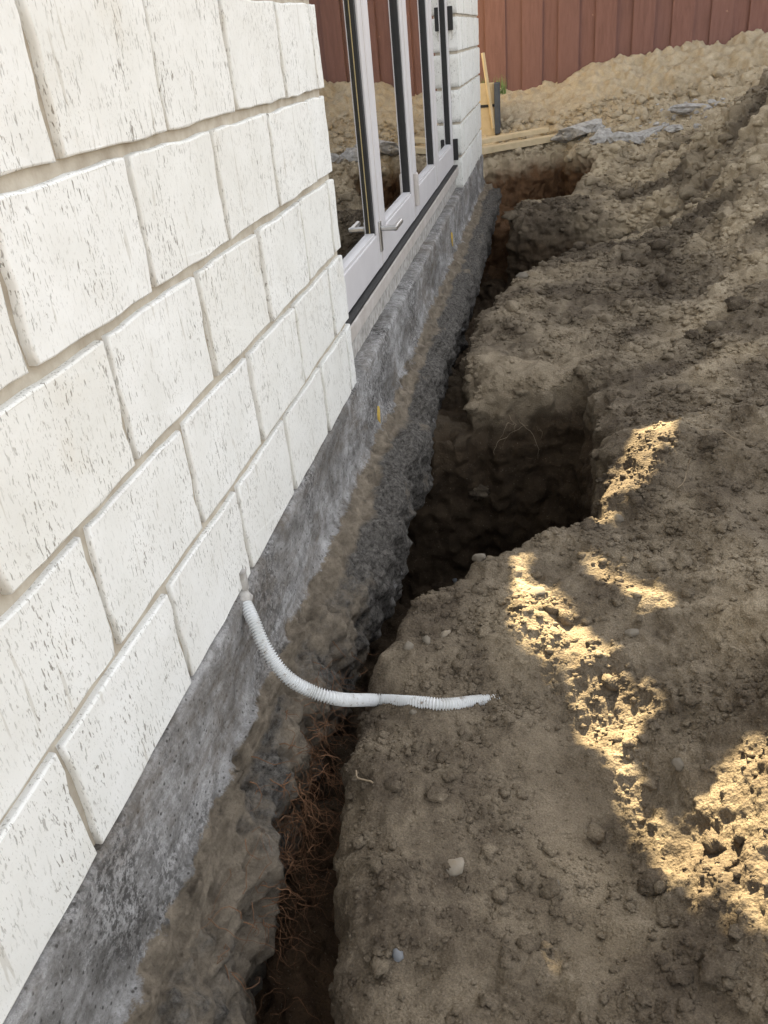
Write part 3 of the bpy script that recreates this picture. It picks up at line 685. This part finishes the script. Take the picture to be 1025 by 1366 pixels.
# ------------------------------------------------------------------ corrugated conduit
def catmull(P, n):
    P = [Vector(p) for p in P]; P = [2 * P[0] - P[1]] + P + [2 * P[-1] - P[-2]]; out = []
    for i in range(1, len(P) - 2):
        for k in range(n):
            t = k / n; a, b, c, d = P[i - 1:i + 3]
            out.append(0.5 * ((2 * b) + (c - a) * t + (2 * a - 5 * b + 4 * c - d) * t * t + (3 * b - a - 3 * c + d) * t ** 3))
    out.append(P[-2]); return out
def resample(pts, step):
    L = [0]
    for a, b in zip(pts[:-1], pts[1:]): L.append(L[-1] + (b - a).length)
    s = np.arange(0, L[-1], step); A = np.array([p[:] for p in pts])
    return [Vector(q) for q in np.stack([np.interp(s, L, A[:, i]) for i in range(3)], 1)]
def tube(pts, rad, seg=10, cap=True):
    n = len(pts); V = []; Fc = []; up = Vector((0, 0, 1)); ref = None
    for i, p in enumerate(pts):
        t = (pts[min(i + 1, n - 1)] - pts[max(i - 1, 0)]).normalized()
        if ref is None: ref = t.orthogonal().normalized()
        ref = (ref - t * ref.dot(t)).normalized(); bi = t.cross(ref); r = rad(i / max(1, n - 1), i) if callable(rad) else rad
        for k in range(seg):
            a = 2 * math.pi * k / seg; V.append(p + (ref * math.cos(a) + bi * math.sin(a)) * r)
    for i in range(n - 1):
        for k in range(seg):
            j = (k + 1) % seg; Fc.append((i * seg + k, i * seg + j, (i + 1) * seg + j, (i + 1) * seg + k))
    return [v[:] for v in V], Fc
def pt(px, py, dist): return CAM + ray(px, py) * dist
conduit_px = [(318,790,1.515),(326,803,1.495),(338,828,1.475),(355,866,1.465),(382,902,1.47),(415,922,1.485),(455,933,1.50)]
hg = [hit(500, 938)[0], hit(560, 939)[0], hit(600, 936)[0], hit(650, 929)[0], hit(700, 924)[0]]
cp = [pt(*q) for q in conduit_px]
for q, (h_, dz) in enumerate(zip(hg, (.009, .004, -.004, -.0085, -.022))): cp.append(h_ + Vector((0, 0, dz)))
cpts = resample(catmull(cp, 12), 0.00085)
RC = 0.0105
Vc, Fc = tube(cpts, lambda t, i: RC + 0.0019 * math.sin(i * 0.00085 / 0.0051 * 2 * math.pi), 16)
conduit = link('corrugated_conduit', np_mesh('corrugated_conduit', Vc, Fc), M['conduit'], label='white corrugated conduit curving from the wall base across the trench into soil', cat='conduit')
col_m = lump_mesh('sealant', .017, .017, .016, 5, 3, .35, 2.6)
sg = link('sealant', col_m, M['rubble'], conduit); sg.location = pt(324, 799, 1.497)
box('wall_hole_patch', (-.004, .006, 1.135, 1.150, -.005, .035), M['rubble'], conduit, .002)

# ------------------------------------------------------------------ roots
def roots(name, n, base, spread, length, rad, mat, label, cat, seed, kind='stuff', grav=-.4):
    r = random.Random(seed); V = []; Fc = []
    for i in range(n):
        p = Vector(base) + Vector((r.gauss(0, spread[0]), r.gauss(0, spread[1]), r.gauss(0, spread[2])))
        d = Vector((r.uniform(-.2, 1), r.uniform(-1, 1), r.uniform(-.9, .3))).normalized(); pts = [p.copy()]; L = length * r.uniform(.4, 1.2)
        for k in range(10):
            d = (d + Vector((r.gauss(0, .4), r.gauss(0, .4), r.gauss(0, .4) + grav * .2))).normalized(); p = p + d * L / 10; pts.append(p.copy())
        rr = rad * r.uniform(.5, 1.3); v, f = tube(pts, lambda t, i: rr * (1 - .75 * t), 4); o = len(V); V += v; Fc += [tuple(o + q for q in ff) for ff in f]
    return link(name, np_mesh(name, V, Fc), mat, label=label, cat=cat, kind=kind)
roots('root_fibres', 420, (.085, 1.0, -.37), (.022, .15, .07), .10, .0008, M['root'], 'mat of fine reddish brown roots hanging in the narrow trench', 'roots', 3)
roots('root_strands', 9, tuple(hit(690, 560)[0]), (.02, .02, .03), .16, .0013, M['twig'], 'pale stringy roots hanging from the far wall of the deep pit', 'roots', 4, grav=-1.2)
for q, (px, lb) in enumerate((((545, 690), 'thin pale root lying across the deep pit step'), ((500, 1045), 'short pale root fragment lying on the bank beside the narrow trench'), ((905, 650), 'thin bent twig sticking from the soil beside the deep pit'), ((990, 590), 'thin straw like root on the slope of the right heap'))):
    h_, n_ = hit(*px); r = random.Random(q); pts = [h_ + n_ * .003]
    d = Vector((r.uniform(-1, 1), r.uniform(-1, 1), .2)).normalized()
    for k in range(8):
        d = (d + Vector((r.gauss(0, .3), r.gauss(0, .3), r.gauss(0, .15)))).normalized(); pts.append(pts[-1] + d * (.006 if q == 1 else .014))
    v, f = tube(pts, .0016 if q == 1 else .001, 5); link('root', np_mesh('root', v, f), M['twig'], label=lb, cat='root')

# ------------------------------------------------------------------ loose crumbs and clods on the ground (nobody could count them)
def clods():
    bases = []
    for sub, nb in ((1, 4), (2, 4)):
        for q in range(nb):
            bm = bmesh.new(); bmesh.ops.create_icosphere(bm, subdivisions=sub, radius=1.0); bm.verts.ensure_lookup_table()
            P = np.array([v.co[:] for v in bm.verts], np.float32); Fi = np.array([[v.index for v in f.verts] for f in bm.faces]); bm.free()
            P = P * (1 + .75 * fbm(P, 1.3, 2, .6, q * 5.0 + sub))[:, None] * np.array([1, .8, .62], np.float32); bases.append((P.astype(np.float32), Fi))
    cand = np.nonzero((nrm2[:, 2] > .45) & (depth < .10) & (co2[:, 0] > .08) & (co2[:, 1] > .3) & (co2[:, 1] < 7.9))[0]
    pc = co2[cand]; dens = sstep(-.25, .5, fbm(pc, 4.0, 3, .6, 88.0)) * .9 + .1 + .3 * sstep(.7, 1.1, pc[:, 0])
    cand = cand[rng.random(len(cand)) < dens]
    V = []; Fa = []; off = 0; SA = []
    for sub, cnt in ((0, 40000), (1, 7500)):
        pick = rng.choice(cand, cnt, replace=False)
        which = rng.integers(0, 4, cnt) + 4 * sub
        for q in range(4 * sub, 4 * sub + 4):
            vi = pick[which == q]; P, Fi = bases[q]; p = co2[vi]; k_ = len(vi)
            dist = np.sqrt((p[:, 0] - .52) ** 2 + p[:, 1] ** 2 + (p[:, 2] - .81) ** 2)
            sz = 0.0029 * np.exp(rng.normal(0, .4, k_)) if not sub else np.minimum(.018, 0.0050 * np.exp(rng.normal(0, .55, k_)))
            sz = sz * (np.maximum(dist, .9) / 1.4) ** .75
            a = rng.random(k_) * 6.283; c_, s_ = np.cos(a)[:, None], np.sin(a)[:, None]
            T = P[None] * sz[:, None, None]
            T = np.stack([T[..., 0] * c_ - T[..., 1] * s_, T[..., 0] * s_ + T[..., 1] * c_, T[..., 2]], 2) + (p + nrm2[vi] * sz[:, None] * .12)[:, None]
            V.append(T.reshape(-1, 3)); Fa.append((Fi[None] + (off + len(P) * np.arange(k_))[:, None, None]).reshape(-1, 3)); off += len(P) * k_; SA.append(np.repeat(sand_lit[vi], len(P)))
    return np.concatenate(V), np.concatenate(Fa), np.concatenate(SA)
cv, cf, ca = clods()
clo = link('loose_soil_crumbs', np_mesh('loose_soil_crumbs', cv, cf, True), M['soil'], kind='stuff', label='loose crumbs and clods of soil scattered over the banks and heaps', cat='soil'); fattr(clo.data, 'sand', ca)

def fragments():
    V = []; Fa = []; off = 0
    for q in range(230):
        x, y = (rng.normal(1.05, .28), rng.normal(7.0, .2)) if q % 3 else (rng.normal(1.5, .15), rng.normal(7.3, .1))
        if x < .62 or polysd(np.array([x]), np.array([y]), PITS[5][0])[0] < .04: continue
        p, n_ = surf(x, y); sz = min(.05, .016 * math.exp(rng.normal(0, .5)))
        me = lump_mesh('f', sz, sz * .8, sz * .6, q + 300, 2, .35, 1.8, 1.0); P = np.array([v.co[:] for v in me.vertices]) + np.array(p); Fi = np.array([f.vertices[:] for f in me.polygons])
        V.append(P); Fa.append(Fi + off); off += len(P); bpy.data.meshes.remove(me)
    return np.concatenate(V), np.concatenate(Fa)
fv, ff_ = fragments()
link('rubble_fragments', np_mesh('rubble_fragments', fv, ff_, False), M['rubble'], kind='stuff', label='small broken concrete fragments strewn on the sand by the far pit', cat='rubble')

# ------------------------------------------------------------------ added unseen tree: crown shades the yard, gaps shaped to let sun patches through
GAPS = [[(.76,2.16),(.84,2.12),(.83,1.94),(.72,1.80),(.61,1.74),(.65,1.94)],
        [(0.440,1.60),(0.471,1.611),(0.489,1.522),(0.542,1.496),(0.592,1.382),(0.625,1.313),(0.662,1.249),(0.720,1.183),(0.709,1.135),(0.608,1.108),(0.560,1.181),(0.499,1.260),(0.446,1.337)],
        [(.59,1.61),(.64,1.57),(.77,1.43),(.75,1.38),(.67,1.45),(.60,1.53)],
        [(0.566,1.171),(0.698,1.143),(0.667,1.069),(0.676,1.012),(0.700,0.939),(0.714,0.919),(0.748,0.936),(0.790,0.999),(0.835,1.034),(0.90,1.01),(0.90,.62),(0.803,0.660),(0.763,0.720),(0.717,0.786),(0.694,0.844),(0.670,0.908),(0.641,0.963),(0.606,1.064)]]  # outlines of the wanted sun patches; leaves over them are dropped
tree = empty('added_shade_tree', (1.0, 12.2, -.3), label='added unseen leafy tree beyond the fence, its crown cut to shape the sun patches', cat='tree')
def leaves():
    n = 36000; gx = rng.uniform(-.1, 2.9, n); gy = rng.uniform(-.2, 6.4, n); t = rng.uniform(6.6, 10.5, n)
    shp = fbm(np.stack([gx, gy, t], 1), .5, 2, .5, 3.0)
    S = np.array(SUN); gzv = htop(gx, gy); gzv = np.where((gx > .3) & (gx < 1.0) & (gy > .5) & (gy < 2.2), gzv, -.2)
    P = np.stack([gx, gy, gzv], 1) + t[:, None] * S
    sz = rng.uniform(.07, .13, n); dmin = np.full(n, 9.0)
    for g in GAPS: dmin = np.minimum(dmin, polysd(gx, gy, g))
    sz = np.where(dmin < .25, sz * .45, sz)
    keep = dmin > sz * .35
    extra = (dmin < .3)
    P, sz = P[keep], sz[keep]
    return P, sz
LP, LS = leaves()
# denser small foliage round the gaps so that their rims are closed
def rim():
    n = 16000; gx = rng.uniform(.15, 1.15, n); gy = rng.uniform(.35, 2.4, n); t = rng.uniform(6.2, 7.4, n); S = np.array(SUN)
    P = np.stack([gx, gy, htop(gx, gy)], 1) + t[:, None] * S; d = np.full(n, 9.0)
    for g in GAPS: d = np.minimum(d, polysd(gx, gy, g))
    k = d > .012; return P[k], np.full(k.sum(), .045)
RP, RS = rim(); LP = np.concatenate([LP, RP]); LS = np.concatenate([LS, RS])
n = len(LP); a = rng.normal(size=(n, 3)); a /= np.linalg.norm(a, axis=1)[:, None]; b = np.cross(a, rng.normal(size=(n, 3))); b /= np.linalg.norm(b, axis=1)[:, None]; c = np.cross(a, b)
LP = LP - np.array([1.0, 12.2, -.3])
LV = np.stack([LP - a * LS[:, None] * .8, LP + b * LS[:, None] * .42 + c * LS[:, None] * .1, LP + a * LS[:, None] * .8, LP - b * LS[:, None] * .42 + c * LS[:, None] * .1], 1).reshape(-1, 3)
LF = np.arange(n * 4).reshape(-1, 4)
link('crown', np_mesh('crown', LV, LF, False), M['leaf'], tree, kind='stuff')
tv, tf = tube([Vector((0, 0, -.1)), Vector((.05, -.05, 1)), Vector((-.05, -.2, 2.2)), Vector((0, -.5, 3.4)), Vector((.1, -1.0, 4.6))], lambda t, i: .22 - .12 * t, 12)
link('trunk', np_mesh('trunk', tv, tf), M['bark'], tree)
for q in range(12):
    an = q / 12 * 6.283; s0 = Vector((0, -.3 - .05 * q, 2.4 + .15 * q)); e = Vector((.4 + 1.8 * math.cos(an), -1.2 + 3.2 * math.sin(an), 4.6 + .9 * math.sin(an) + random.uniform(-.2, .6)))
    mid_ = (s0 + e) / 2 + Vector((0, 0, random.uniform(.1, .5)))
    v, f = tube(catmull([s0, mid_, e], 6), lambda t, i: .07 * (1 - .8 * t), 7); link('limb', np_mesh('limb', v, f), M['bark'], tree)
